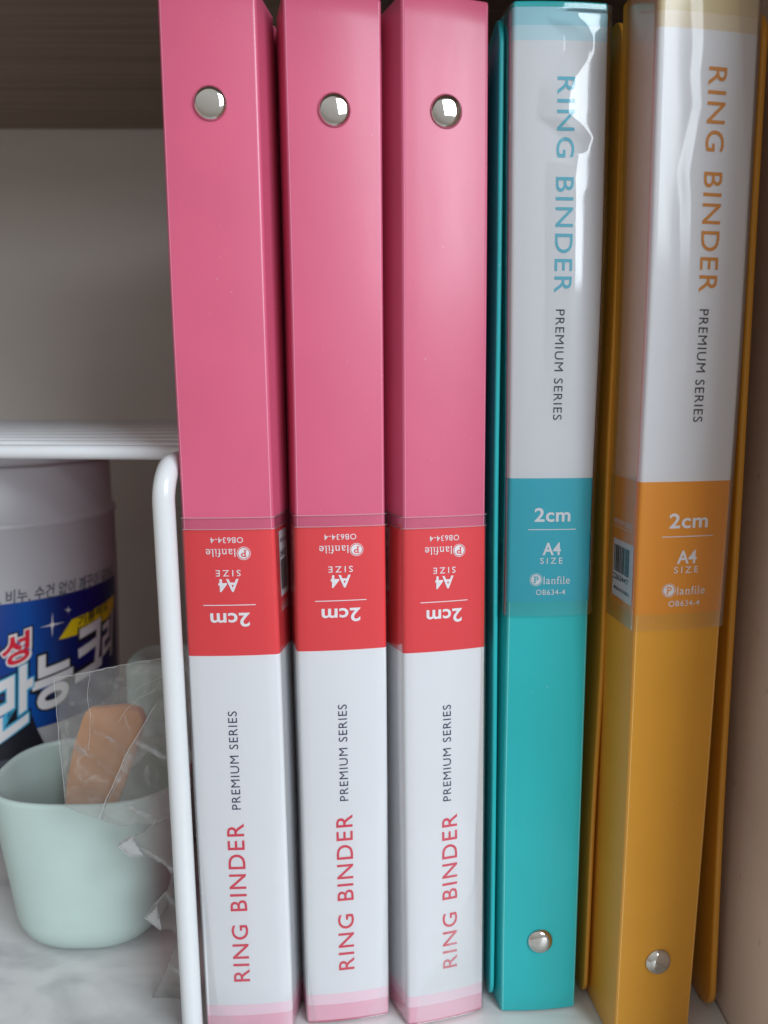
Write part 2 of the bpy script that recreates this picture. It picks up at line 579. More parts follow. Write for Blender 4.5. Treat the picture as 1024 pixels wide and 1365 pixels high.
def layout(b, flip, shift, cx, ring_cx, cols, insert, tt=None):
    tt = tt or (0.0193, 0.0773 + shift, 0.0820 + shift, 0.1137 + shift)
    """the printed card's lettering; t runs from the card's outer end of the binder towards its middle"""
    Ht = b.HT
    sg = -1 if flip else 1
    def zt(t): return t if flip else Ht - t
    def mapt(x, t): return (sg * x, zt(t))                        # x to the reader's right, t downwards
    def hor(geo, xc, t0, t1, wd):                                 # text read horizontally between t0 (top) and t1 (bottom)
        v, f = geo
        return [mapt(xc - wd / 2 + x * wd, t1 - y * (t1 - t0)) for x, y in v], f
    def ver(geo, xc, ht, t0, t1):                                 # text running along t, its top to the reader's right
        v, f = geo
        return [mapt(xc - ht / 2 + y * ht, t0 + x * (t1 - t0)) for x, y in v], f
    B = 0.131 + shift
    put(b, 'title_lettering', [ver(text_geo('RING', 0.005, 1.16), ring_cx, 0.0050, tt[0], tt[0] + 0.365 * (tt[1] - tt[0])),
        ver(text_geo('BINDER', 0.005, 1.16), ring_cx, 0.0050, tt[0] + 0.455 * (tt[1] - tt[0]), tt[1])], cols['title'], insert)
    put(b, 'series_lettering', [ver(text_geo('PREMIUM SERIES', -0.002, 1.12), (ring_cx + cx) / 2, 0.0026, tt[2], tt[3])], cols['series'], insert)
    it = [hor(text_geo('2cm', 0.022, 1.05), cx, B + 0.0089, B + 0.0132, 0.0113)]
    it.append(hor(rect_geo(), cx, B + 0.0154, B + 0.01565, 0.0150))
    put(b, 'thickness_lettering', it, M_white_ink, insert)
    it = [hor(text_geo('A4', 0.022), cx, B + 0.0195, B + 0.0234, 0.0058),
          hor(text_geo('SIZE', 0.004, 1.45), cx, B + 0.0242, B + 0.0261, 0.0071)]
    put(b, 'size_lettering', it, M_white_ink, insert)
    # round emblem: disc with a P left open inside a thin ring, then the rest of the word
    lx = cx - 0.0047; lt = B + 0.0310; r = 0.00158
    def circ(g): return [mapt(lx + x, lt - y) for x, y in g[0]], g[1]
    n = 40
    disc = [(r * math.cos(2 * math.pi * i / n), r * math.sin(2 * math.pi * i / n)) for i in range(n)]
    put(b, 'emblem', [circ((disc, [tuple(range(n))])), circ(ring_geo(0.00182, 0.00198))], M_white_ink, insert)
    def serif(g, xs, w0, h0):
        """small foot and head strokes so the plain letters read as a book face"""
        out = [g]
        return out
    pv, pf = text_geo('P', 0.01)
    pw, ph = 0.00135, 0.0021
    items = [([mapt(lx - pw / 2 + x * pw + 0.0001, lt + ph / 2 - y * ph) for x, y in pv], pf)]
    for (x, y, w0) in ((-0.00058, -ph / 2, 0.00085), (-0.00062, ph / 2 - 0.00022, 0.0006)):
        q = [(x - w0 / 2 + 0.0001, y), (x + w0 / 2 + 0.0001, y), (x + w0 / 2 + 0.0001, y + 0.00022), (x - w0 / 2 + 0.0001, y + 0.00022)]
        items.append(([mapt(lx + a, lt - c) for a, c in q], [(0, 1, 2, 3)]))
    put(b, 'emblem_letter', items, cols['band'], insert, off=0.00029)
    base = B + 0.0324; wx0 = lx + 0.0024; ww = 0.0084; wh = 0.0024
    g = text_geo('lanfile', 0.0, 1.12)
    items = [([mapt(wx0 + x * ww, base - y * wh) for x, y in g[0]], g[1])]
    # serif feet at the letter stems (fractions of the word's width)
    for fx in (0.02, 0.335, 0.43, 0.555, 0.685, 0.80):
        q = [(wx0 + fx * ww - 0.00028, 0), (wx0 + fx * ww + 0.00028, 0), (wx0 + fx * ww + 0.00028, 0.00016), (wx0 + fx * ww - 0.00028, 0.00016)]
        items.append(([mapt(a, base - c) for a, c in q], [(0, 1, 2, 3)]))
    put(b, 'maker_lettering', items, M_white_ink, insert)
    put(b, 'code_lettering', [hor(text_geo('OB634-4', 0.002, 1.08), cx, B + 0.0341, B + 0.0358, 0.0093)], M_white_ink, insert)

def barcode(b, flip, s0, s1, t0, t1, parent, digits='2263447', tint=None, tint2=None):
    """price sticker on the side strip: s0..s1 along the profile, t0..t1 along the binder"""
    Ht = b.HT
    def zt(t): return t if flip else Ht - t
    def G(v, f): return [(a, zt(t)) for a, t in v], f
    q = [(s0, t0), (s1, t0), (s1, t1), (s0, t1)]
    st = put(b, 'barcode_sticker', [G(*slice_geo(q, [(0, 1, 2, 3)], (s1 - s0) / 6))], M_sticker if not tint else tint, parent, off=0.00024)
    rnd = random.Random(4)
    items = []; w = s1 - s0; x = s0 + 0.06 * w
    hi = t0 + 0.10 * (t1 - t0); lo = t0 + 0.56 * (t1 - t0)
    while x < s1 - 0.16 * w:
        bw = w * rnd.choice([0.012, 0.02, 0.03, 0.045])
        items.append(G([(x, hi), (x + bw, hi), (x + bw, lo), (x, lo)], [(0, 1, 2, 3)]))
        x += bw + w * rnd.choice([0.012, 0.02, 0.035])
    def tx(s, a0, a1, c0, c1):
        v, f = text_geo(s, 0.01)
        if flip: return [(a1 - x * (a1 - a0), zt(c1 - y * (c1 - c0))) for x, y in v], f
        return [(a0 + x * (a1 - a0), zt(c1 - y * (c1 - c0))) for x, y in v], f
    items.append(tx(digits, s0 + 0.03 * w, s1 - 0.18 * w, t0 + 0.60 * (t1 - t0), t0 + 0.70 * (t1 - t0)))
    items.append(tx('MADE IN KOREA', s0 + 0.1 * w, s1 - 0.12 * w, t0 + 0.82 * (t1 - t0), t0 + 0.88 * (t1 - t0)))
    put(b, 'barcode_print', items, M_bar if not tint else tint2, st, off=0.00032)
    return st

def side_text(b, flip, s0, s1, t, insert, rows=(('PREMIUM SERIES', 0.0017),)):
    Ht = b.HT
    def zt(t): return t if flip else Ht - t
    items = []
    for s, h in rows:
        v, f = text_geo(s, 0.0)
        if flip: items.append(([(s1 - x * (s1 - s0), zt(t + h - y * h)) for x, y in v], f))
        else: items.append(([(s0 + x * (s1 - s0), zt(t + h - y * h)) for x, y in v], f))
        q = [(s0, zt(t + h + 0.0006)), (s1, zt(t + h + 0.0006)), (s1, zt(t + h + 0.00075)), (s0, zt(t + h + 0.00075))]
        items.append((q, [(0, 1, 2, 3)]))
    put(b, 'side_lettering', items, M_white_ink, insert)

M_sleeve = clear_mat('clear_sleeve', (0.99, 0.99, 0.995, 1), haze=0.003, rough=0.07, gloss=0.72)
M_sleeve_soft = clear_mat('clear_sleeve_soft', (0.99, 0.99, 0.995, 1), haze=0.004, rough=0.14, gloss=0.4)
M_sleeve_dull = clear_mat('clear_sleeve_dull', (0.99, 0.99, 0.995, 1), haze=0.006, rough=0.15, gloss=0.42)
M_seam = clear_mat('sleeve_edge', (0.98, 0.98, 0.98, 1), haze=0.16, rough=0.15, hazecol=(0.85, 0.82, 0.84, 1))

def plastic(name, c, rough=0.36):
    m = mat(name, c, rough=rough, spec=0.5, coat=0.10, noise=0.03, nscale=45, bump=0.05, bscale=3200)
    nt = m.node_tree; b_ = nt.nodes['Principled BSDF']
    tc = nt.nodes.new('ShaderNodeTexCoord')
    mp = nt.nodes.new('ShaderNodeMapping'); mp.inputs['Scale'].default_value = (60, 60, 14)
    n = nt.nodes.new('ShaderNodeTexNoise'); n.inputs['Scale'].default_value = 1; n.inputs['Detail'].default_value = 7
    nt.links.new(tc.outputs['Object'], mp.inputs[0]); nt.links.new(mp.outputs[0], n.inputs['Vector'])
    mr = nt.nodes.new('ShaderNodeMapRange'); mr.inputs[1].default_value = 0.3; mr.inputs[2].default_value = 0.7
    mr.inputs[3].default_value = rough - 0.05; mr.inputs[4].default_value = rough + 0.09
    nt.links.new(n.outputs['Fac'], mr.inputs[0]); nt.links.new(mr.outputs[0], b_.inputs['Roughness'])
    mr2 = nt.nodes.new('ShaderNodeMapRange'); mr2.inputs[1].default_value = 0.3; mr2.inputs[2].default_value = 0.7
    mr2.inputs[3].default_value = 0.10; mr2.inputs[4].default_value = 0.26
    nt.links.new(n.outputs['Fac'], mr2.inputs[0]); nt.links.new(mr2.outputs[0], b_.inputs['Coat Roughness'])
    # sparse pale dust specks
    v = nt.nodes.new('ShaderNodeTexNoise'); v.inputs['Scale'].default_value = 900; v.inputs['Detail'].default_value = 1
    nt.links.new(tc.outputs['Object'], v.inputs['Vector'])
    m3 = nt.nodes.new('ShaderNodeMapRange'); m3.inputs[1].default_value = 0.785; m3.inputs[2].default_value = 0.82
    m3.inputs[3].default_value = 0; m3.inputs[4].default_value = 0.22
    nt.links.new(v.outputs['Fac'], m3.inputs[0])
    src = b_.inputs['Base Color'].links[0].from_socket
    mx = nt.nodes.new('ShaderNodeMixRGB'); mx.inputs[2].default_value = (0.8, 0.78, 0.76, 1)
    nt.links.new(m3.outputs[0], mx.inputs[0]); nt.links.new(src, mx.inputs[1]); nt.links.new(mx.outputs[0], b_.inputs['Base Color'])
    return m

PINK = plastic('pink_polypropylene', srgb(207, 91, 123))
PINKS = [PINK, plastic('pink_polypropylene_b', srgb(207, 93, 125)), plastic('pink_polypropylene_c', srgb(207, 94, 126), 0.33)]
TEAL = plastic('teal_polypropylene', srgb(40, 180, 184))
ORANGE = plastic('orange_polypropylene', srgb(218, 154, 50))
M_redband = mat('red_band', srgb(226, 62, 68), rough=0.45)
M_bluband = mat('turquoise_band', srgb(34, 178, 196), rough=0.45)
M_oraband = mat('orange_band', srgb(234, 150, 34), rough=0.45)
M_redink = mat('red_print', srgb(216, 62, 84), rough=0.5)
M_bluink = mat('blue_print', srgb(84, 184, 206), rough=0.5)
M_oraink = mat('orange_print', srgb(214, 138, 50), rough=0.5)
M_pk1 = mat('rose_stripe', srgb(236, 176, 194), rough=0.45)
M_pk2 = mat('pale_rose_stripe', srgb(240, 208, 220), rough=0.45)
M_bl1 = mat('aqua_stripe', srgb(160, 214, 226), rough=0.45)
M_bl2 = mat('pale_aqua_stripe', srgb(192, 224, 232), rough=0.45)
M_or1 = mat('sand_stripe', srgb(214, 196, 150), rough=0.45)
M_or2 = mat('pale_sand_stripe', srgb(222, 206, 176), rough=0.45)

def card(b, flip, shift, mats, parent, wl, wr, name='insert_card', st=0.0):
    """printed card: mats = [white, band, stripe1, stripe2]; wraps wl/wr metres round the folds"""
    Ht = b.HT
    B = 0.131 + shift; E = B + 0.0380
    half = b.W / 2
    s0, s1 = -half - wl, half + wr
    e0 = 0.0016; a1 = 0.0062 + st; a2 = 0.0100 + st
    if flip:
        bands = [(e0, 2), (a1 + 0.001, 3), (a2 + 0.001, 0), (B, 1)]
        return sheet(b, name, s0, s1, e0, E, 0.0001, mats, parent, bands=bands)
    bands = [(Ht - E, 1), (Ht - B, 0), (Ht - a2, 3), (Ht - a1, 2)]
    return sheet(b, name, s0, s1, Ht - E, Ht - e0, 0.0001, mats, parent, bands=bands)

M_crp = mat('whitened_pink', srgb(226, 142, 168), rough=0.3)
M_crt = mat('whitened_teal', srgb(130, 216, 212), rough=0.3)
M_cro = mat('whitened_orange', srgb(240, 196, 120), rough=0.3)
M_stt = mat('teal_tinted_sticker', srgb(110, 190, 190), rough=0.4)
M_stt2 = mat('teal_tinted_print', srgb(60, 120, 125), rough=0.4)
GRP = 'ring binders standing in the cabinet'

def pink_binder(i, L, R, ys, side, spread, label, shift, cx, rcx, sl=None):
    t = thing('ring_binder', label, 'binder', group=GRP)
    b = Binder(L, R, *ys, side, spread)
    m = PINKS[i]
    shell(b, 'spine', m, t)
    for sd in (-1, 1):
        k = side[0] if sd < 0 else side[1]
        o = spread[0] if sd < 0 else spread[1]
        u = -o + 0.0002 if sd < 0 else b.W + o - 0.0002
        y0 = b.world(u, k, 0.15).y - 0.0012
        cover('cover', lambda z, u=u, k=k: b.world(u, k, z).x, y0, 0.235, 0.0016, -sd, m, t, r=0.011)
    rivet(b, 0.0, b.HT - 0.0292, t)
    ic = card(b, True, shift, [M_paper, M_redband, M_pk1, M_pk2], t, 0.0125, 0.0125)
    layout(b, True, shift, cx, rcx, {'title': M_redink, 'series': M_navy_ink, 'band': M_redband}, ic)
    half = b.W / 2
    seam(b, 0.131 + shift + 0.0380 + 0.0036, half, 0.0130, 0.0130, t)
    seam(b, 0.131 + shift + 0.0380 + 0.0002, half, 0.0120, 0.0120, t)
    creases(b, t, M_crp)
    def hf(a, z):
        return 0.00010 * math.sin(z * 61 + i * 2.1) * math.sin(a * 130 + i) + 0.00006 * math.sin(z * 23 + a * 60)
    sheet(b, 'clear_sleeve', -half - 0.0135, half + 0.0135, 0.0012, 0.131 + shift + 0.0380 + 0.0036, 0.00055, M_sleeve_soft, t, ns=28, nz=60, thick=0.00008, hfun=hf)
    barcode(b, True, half + 0.0040, half + 0.0120, 0.131 + shift + 0.0165, 0.131 + shift + 0.0365, ic.parent)
    side_text(b, True, half + 0.004, half + 0.0115, 0.131 + shift + 0.0120, ic)
    return t, b

S = {}
S[1] = pink_binder(0, [(210, 0), (227, 400), (243, 690), (251, 870), (261, 1060), (277, 1365)],
            [(341, 0), (354, 400), (364, 690), (372, 870), (379, 1060), (389, 1365)],
            (0.2245, 0.2245, 0.2262, 0.2262), (0.015, 0.016), (0.0012, 0.0034),
            'pink ring binder at the left end of the row, next to the white wire leg', -0.0040, 0.0005, 0.0017)
S[2] = pink_binder(1, [(377, 0), (388, 400), (394, 690), (396, 870), (403, 1060), (411, 1365)],
            [(508, 0), (511, 400), (513, 690), (515, 870), (516.5, 1100), (518, 1355)],
            (0.2285, 0.2285, 0.2325, 0.2325), (0.015, 0.015), (0.0014, 0.0012),
            'middle one of the three pink ring binders, pink binders on both sides', -0.0040, 0.0002, 0.0004)
S[3] = pink_binder(2, [(535, 0), (537, 400), (538, 700), (538.5, 870), (541, 1100), (545, 1365)],
            [(652, 8), (650, 400), (647, 690), (646, 870), (645, 1060), (643, 1345)],
            (0.2275, 0.2290, 0.2345, 0.2345), (0.015, 0.015), (0.0030, 0.0010),
            'pink ring binder standing directly beside the teal binder', -0.0045, 0.0004, -0.0012)

# teal binder -------------------------------------------------------------
t = thing('ring_binder', 'teal ring binder with turquoise printed band and glare on its sleeve', 'binder', group=GRP)
b = Binder([(685, 5), (682, 400), (680, 635), (677, 800), (671.5, 1060), (668, 1350)],
           [(811, 13), (802, 400), (790.5, 635), (785, 800), (776, 1060), (766, 1343)],
           0.2337, 0.2337, 0.2356, 0.2350, (0.015, 0.015), (0.0022, 0.0012))
S[4] = (t, b)
shell(b, 'spine', TEAL, t)
def pline(pts, y):
    q = sorted((at(px, py, y)[1], at(px, py, y)[0]) for px, py in pts)
    sm = smooth_line(q, -0.01, 0.32)
    return lambda z: interp(sm, z)
lipT = pline([(673.5, 12), (669, 400), (665, 640), (663.5, 860), (662, 1060), (658.5, 1335)], 0.2362)
cover('cover', lambda z: lipT(z) - 0.0015, 0.2362, 0.235, 0.0015, 1, TEAL, t, r=0.009, ht=0.3085)
cover('cover', lambda z: b.world(b.W + 0.0016, 0.012, z).x, 0.2470, 0.235, 0.0014, -1, TEAL, t, r=0.008)
rivet(b, 0.0, 0.0264, t, rad=0.0040)
creases(b, t, M_crt)
ic = card(b, False, 0.0, [M_paper, M_bluband, M_bl1, M_bl2], t, 0.0030, 0.0095)
layout(b, False, 0.0, 0.0004, 0.0016, {'title': M_bluink, 'series': M_dark_ink, 'band': M_bluband}, ic)
half = b.W / 2
barcode(b, False, -half - 0.0088, -half - 0.0022, 0.131 + 0.0190, 0.131 + 0.0360, t, tint=M_stt, tint2=M_stt2)
def patch_fun(b, tilt):
    """crease relief of the sleeve: a tilted facet between two wandering crease lines"""
    left = [(17, 768), (28, 768), (36, 780), (50, 789), (72, 789), (90, 778), (109, 763), (124, 757), (155, 754), (172, 777), (186, 788), (207, 780), (212, 768), (240, 764), (262, 765), (300, 764), (360, 764), (440, 762), (560, 758)]
    right = [(17, 806), (60, 797), (86, 794), (110, 793), (150, 788), (180, 793), (221, 795), (247, 790), (262, 767.5), (300, 766), (360, 766), (440, 764), (560, 759)]
    def conv(P):
        out = []
        for y, x in P:
            X, z = at(x, y, 0.2345)
            L, R = b.frame(z)
            out.append((z, (X - L.x) / (R.x - L.x) * b.W - b.W / 2))
        return sorted(out)
    l, r = conv(left), conv(right)
    hf = b.W / 2
    def f(a, z):
        if z < l[0][0] or z > l[-1][0] or a <= -hf: return 0.0
        a0 = interp(l, z); a1 = max(interp(r, z), a0 + 0.0003)
        k = min(1.0, (z - l[0][0]) / 0.03) * min(1.0, (l[-1][0] - z) / 0.0015 + 0.5)
        rw = 0.0075; h1 = rw * tilt * k
        e = hf + 0.0006
        a1 = min(a1, e - 0.0012)
        if a < a0 - rw: return 0.0
        if a < a0: return (a - a0 + rw) * tilt * k
        if a < a1: return h1 - (a - a0) * 0.035 * k
        h1 -= (a1 - a0) * 0.035 * k
        if a < e: return h1 * (e - a) / (e - a1)
        return 0.0
    return f
pf = patch_fun(b, 0.085)
sheet(b, 'clear_sleeve', -half - 0.0045, half + 0.0040, 0.310 - 0.1730, 0.310 - 0.0010, 0.0013, M_sleeve, t, ns=110, nz=330, thick=0.00008, hfun=pf)

# orange binder -----------------------------------------------------------
t = thing('ring_binder', 'orange ring binder at the right end, against the cabinet side', 'binder', group=GRP)
b = Binder([(880, 0), (867, 400), (854, 640), (847, 810), (836.5, 1060), (820, 1365)],
           [(1013, 0), (991, 400), (975, 640), (961, 820), (943.5, 1060), (918, 1365)],
           0.2190, 0.2120, 0.2240, 0.2170, (0.0240, 0.014), (-0.0022, 0.0050))
S[5] = (t, b)
shell(b, 'spine', ORANGE, t)
lipO = pline([(838, 5), (826, 400), (813.5, 640), (808, 880), (795.5, 1060), (783.5, 1330)], 0.2375)
cover('cover', lambda z: lipO(z) - 0.0015, 0.2375, 0.235, 0.0015, 1, ORANGE, t, r=0.009, ht=0.3085)
lipR = pline([(1028, 5), (1011, 300), (990, 690), (967.5, 1060), (954, 1365)], 0.2315)
cover('cover', lambda z: lipR(z), 0.2315, 0.235, 0.0022, -1, ORANGE, t, r=0.009, ht=0.3085)
rivet(b, 0.0, 0.0264 + 0.0035, t, rad=0.0040)
creases(b, t, M_cro)
ic = card(b, False, -0.001, [M_paper, M_oraband, M_or1, M_or2], t, 0.0014, 0.0095, st=0.0055)
M_card_bounce = mat('card_orange_bounce', srgb(218, 176, 134), rough=0.45)  # white card; warm reflection off the orange cover painted in as tan
half = b.W / 2
flap = sheet(b, 'card_side_flap', -half - 0.018, -half - 0.0015, b.HT - 0.168, b.HT - 0.0016, 0.0001, [M_card_bounce, M_oraband], t, bands=[(b.HT - 0.168, 1), (b.HT - 0.130, 0)])
layout(b, False, -0.001, 0.0010, 0.0024, {'title': M_oraink, 'series': M_dark_ink, 'band': M_oraband}, ic, (0.0240, 0.0793, 0.0837, 0.1136))
half = b.W / 2
barcode(b, False, -half - 0.0165, -half - 0.0018, 0.130 + 0.0185, 0.130 + 0.0360, t, '2263447')
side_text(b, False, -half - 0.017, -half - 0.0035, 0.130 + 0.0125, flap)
def orange_fun(b):
    line = [(0, 935), (60, 937), (100, 933), (140, 936), (190, 926), (230, 918), (270, 921), (330, 921), (400, 920), (470, 917), (560, 905), (640, 900)]
    q = []
    for y, x in line:
        X, z = at(x, y, 0.213)
        L, R = b.frame(z); q.append((z, (X - L.x) / (R.x - L.x) * b.W - b.W / 2))
    q.sort(); hf = b.W / 2
    def f(a, z):
        if z < q[0][0]: return 0.0
        k = min(1, (z - q[0][0]) / 0.03)
        a0 = interp(q, z)
        w = 0.0026
        if a < -hf: return 0.0
        if a < a0 - w: g = 0.0
        elif a < a0: g = (a - (a0 - w)) * 0.13
        elif a < hf: g = w * 0.13 * max(0.0, 1 - (a - a0) / (hf - a0))
        else: g = 0.0
        return k * (g + 0.00004 * math.sin(z * 150 + a * 300) * math.exp(-((a - a0 + 0.004) / 0.004) ** 2))
    return f
sheet(b, 'clear_sleeve', -half - 0.019, half + 0.0105, 0.310 - 0.1725, 0.310 - 0.0010, 0.0009, M_sleeve_dull, t, ns=110, nz=260, thick=0.00008, hfun=orange_fun(b))

# ------------------------------------------------------------------ white wire rack
M_enamel = mat('white_enamel', (0.68, 0.70, 0.72, 1), rough=0.22, coat=0.4, noise=0.01, nscale=200)
def tube(name, path, rad, m, parent=None, n=18):
    vs = []; fs = []
    P = [Vector(p) for p in path]
    up = None
    for i, p in enumerate(P):
        d = (P[min(i + 1, len(P) - 1)] - P[max(i - 1, 0)]).normalized()
        if up is None:
            up = Vector((1, 0, 0)) if abs(d.x) < 0.9 else Vector((0, 0, 1))
        s_ = d.cross(up).normalized(); u_ = s_.cross(d).normalized(); up = u_
        for k in range(n):
            a = 2 * math.pi * k / n
            vs.append(p + (s_ * math.cos(a) + u_ * math.sin(a)) * rad)
    for i in range(len(P) - 1):
        for k in range(n):
            j = (k + 1) % n
            fs.append((i * n + k, i * n + j, (i + 1) * n + j, (i + 1) * n + k))
    fs.append(tuple(range(n - 1, -1, -1))); fs.append(tuple((len(P) - 1) * n + k for k in range(n)))
    o = link(name, vs, fs, m, parent, smooth=True, autosmooth=60)
    return recalc(o)

rack = thing('wire_rack', 'white coated wire rack over the tub, its leg beside the pink binder', 'rack')
RL = 0.0032
yl = 0.2235
xb = at(257, 1365, yl)[0]; xt = at(220.5, 720, yl)[0]
ztop = H - 0.0215
def legpath(y0, y1, x0, x1):
    R = 0.0095
    pts = []
    for k in range(12):
        z = RL + (ztop - R - RL) * k / 11
        pts.append((x0 + (x1 - x0) * k / 11, y0, z))
    for k in range(1, 11):
        a = math.pi / 2 * k / 10
        pts.append((x1 + 0.0008 * k / 10, y0 + R - R * math.cos(a), ztop - R + R * math.sin(a)))
    pts.append((x1 + 0.0008, (y0 + y1) / 2, ztop))
    for k in range(10, -1, -1):
        a = math.pi / 2 * k / 10
        pts.append((x1, y1 - R + R * math.cos(a), ztop - R + R * math.sin(a)))
    pts.append((x0, y1, RL))
    return pts
tube('side_frame', legpath(yl, 0.478, xb, xt), RL, M_enamel, rack, 24)
tube('side_frame', legpath(yl, 0.478, xb - 0.36, xt - 0.36), RL, M_enamel, rack, 24)
x_r = xt + 0.0006
for k in range(11):
    y = 0.2545 + 0.0215 * k
    r = 0.0024 if k == 0 else 0.0019
    dz = -0.0008 if k == 0 else 0.0
    path = [(xt - 0.362 + (x_r - xt + 0.362) * q / 8, y, H - 0.0190 + dz + 0.0003 * math.sin(q * 1.3 + k) - (0.0007 * (1 - q / 8))) for q in range(9)]
    tube('cross_wire', path, r, M_enamel, rack, 14)

# ------------------------------------------------------------------ pale green cup (rounded square)
M_mint = mat('mint_plastic', srgb(184, 204, 198), rough=0.38, noise=0.035, nscale=60, bump=0.05, bscale=700)
def superell(cx, cy, a, b_, n_, N=72, z=0.0):
    out = []
    for i in range(N):
        th = 2 * math.pi * i / N
        c, s_ = math.cos(th), math.sin(th)
        out.append((cx + a * math.copysign(abs(c) ** (2 / n_), c), cy + b_ * math.copysign(abs(s_) ** (2 / n_), s_), z))
    return out
def vessel(name, m, rings, parent=None, N=72):
    """rings: list of loops (outer from the bottom up, over the rim, inner down)"""
    vs = []; fs = []
    for r in rings: vs += r
    for j in range(len(rings) - 1):
        for i in range(N):
            k = (i + 1) % N
            fs.append((j * N + i, j * N + k, (j + 1) * N + k, (j + 1) * N + i))
    fs.append(tuple(range(N - 1, -1, -1)))
    fs.append(tuple((len(rings) - 1) * N + i for i in range(N)))
    o = link(name, vs, fs, m, parent, smooth=True, autosmooth=60)
    return recalc(o)
def cup_rings(cx, cy, bx, by, ax, ay, ht, n_, th, shx=0.0, rb=0.009):
    R = []
    def lp(z, dr):
        t = z / ht
        a = bx + (ax - bx) * t + dr; c = by + (ay - by) * t + dr
        return superell(cx + shx * t, cy, a, c, n_, z=z)
    for k in range(7):
        a = math.pi / 2 * k / 6
        R.append(lp(rb - rb * math.cos(a), -(rb - rb * math.sin(a))))
    for k in range(1, 9): R.append(lp(rb + (ht - th - rb) * k / 8, 0))
    for k in range(1, 6):
        a = math.pi * k / 6
        R.append(lp(ht - th + th / 2 * math.sin(a) + th / 2, -th / 2 + th / 2 * math.cos(a)))
    for k in range(9): R.append(lp(ht - th - (ht - th - 0.006) * k / 8, -th))
    R.append(lp(0.0035, -th - 0.006))
    return R
o = vessel('cup', M_mint, cup_rings(-0.1110, 0.2838, 0.0268, 0.0278, 0.0364, 0.0285, 0.0620, 2.7, 0.0020, 0.0002, rb=0.0125))
o['label'] = 'low pale green rounded cup standing in front at the lower left'; o['category'] = 'cup'
def closed_rings(cx, cy, a0, a1, ht, r):
    R = [superell(cx, cy, a0 - 0.002, a0 * 0.88 - 0.002, 2.6, z=0.0004), superell(cx, cy, a0, a0 * 0.88, 2.6, z=0.002)]
    for k in range(1, 8):
        q = k / 8; a = a0 + (a1 - a0) * q; R.append(superell(cx, cy, a, a * 0.88, 2.6, z=0.002 + (ht - r - 0.002) * q))
    for k in range(9):
        g = math.pi / 2 * k / 8; a = a1 - r + r * math.cos(g)
        R.append(superell(cx, cy, a, a * 0.88, 2.6, z=ht - r + r * math.sin(g)))
    R.append(superell(cx, cy, a1 - r - 0.002, (a1 - r - 0.002) * 0.88, 2.6, z=ht + 0.0001))
    R.append(superell(cx, cy, a1 - r - 0.004, (a1 - r - 0.004) * 0.88, 2.6, z=ht - 0.0012))
    return R
o = vessel('container', M_mint, closed_rings(-0.0985, 0.350, 0.0205, 0.0195, 0.0850, 0.0055))
o['label'] = 'tall closed pale green container in shade behind the low cup'; o['category'] = 'container'

# orange plastic scraper in the cup ---------------------------------------
M_scr = mat('orange_rubber', srgb(222, 146, 70), rough=0.6, noise=0.03, nscale=150)
def slab(name, px, y, th, m, parent=None, lean=0.0, bev=0.0012):
    """an outline of its own size standing at depth y, really th metres thick"""
    pts = []
    for x, yy in px:
        X, Z = at(x, yy, y); pts.append((X, Z))
    z0 = min(p[1] for p in pts)
    n = len(pts); vs = []
    for s_ in (0, 1):
        for X, Z in pts: vs.append((X, y + s_ * th + lean * (Z - z0), Z))
    fs = [tuple(range(n)), tuple(range(2 * n - 1, n - 1, -1))]
    for i in range(n):
        j = (i + 1) % n
        fs.append((i, i + n, j + n, j))
    o = link(name, vs, fs, m, parent)
    bm = bmesh.new(); bm.from_mesh(o.data)
    bmesh.ops.recalc_face_normals(bm, faces=bm.faces)
    bmesh.ops.bevel(bm, geom=bm.edges[:], offset=bev, segments=3, affect='EDGES')
    bm.to_mesh(o.data); bm.free()
    return o
scr = thing('scraper', 'orange plastic scraper standing in the low green cup, seen through clear film', 'scraper')
slab('blade', [(84, 1120), (87, 1045), (95, 1000), (108, 957), (114, 950), (166, 946), (183, 950), (190, 964), (178, 1012), (158, 1066), (146, 1120)], 0.288, 0.004, M_scr, scr, 0.05, 0.0005)
slab('folded_edge', [(164, 949), (183, 951), (189, 964), (177, 1012), (158, 1066), (150, 1066), (160, 1010)], 0.2868, 0.0011, M_scr, scr, 0.05, 0.0003)

# ------------------------------------------------------------------ big white tub with the blue label
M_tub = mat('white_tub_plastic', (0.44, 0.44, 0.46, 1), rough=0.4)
M_lblue = None
def label_mat():
    m = bpy.data.materials.new('blue_label_print'); m.use_nodes = True
    nt = m.node_tree; b_ = nt.nodes['Principled BSDF']; b_.inputs['Roughness'].default_value = 0.3
    tc = nt.nodes.new('ShaderNodeTexCoord'); sx = nt.nodes.new('ShaderNodeSeparateXYZ')
    nt.links.new(tc.outputs['UV'], sx.inputs[0])
    cr = nt.nodes.new('ShaderNodeValToRGB'); e = cr.color_ramp.elements
    e[0].position = 0.0; e[0].color = srgb(28, 18, 96)
    e[1].position = 1.0; e[1].color = srgb(16, 20, 96)
    k = e.new(0.35); k.color = srgb(20, 22, 112)
    k = e.new(0.62); k.color = srgb(10, 78, 160)
    k = e.new(0.80); k.color = srgb(12, 26, 96)
    nt.links.new(sx.outputs[0], cr.inputs[0]); nt.links.new(cr.outputs[0], b_.inputs['Base Color'])
    return m
M_label = label_mat()
TCX, TCY, TR = -0.1985, 0.390, 0.0600
tub = thing('plastic_tub', 'large white plastic tub with blue printed label behind the green cup', 'tub', (TCX, TCY, 0))
def rad_at(z): return TR - 0.0035 * max(0.0, (0.111 - z)) / 0.11
N = 96
prof = [(0.93, 0.0002), (0.975, 0.0015), (1.0, 0.005), (1.0, 0.045), (1.0, 0.111), (1.0, 0.1430), (1.010, 0.1440), (1.014, 0.1452), (1.006, 0.1466), (0.985, 0.1475), (0.980, 0.1720)]
rings = []
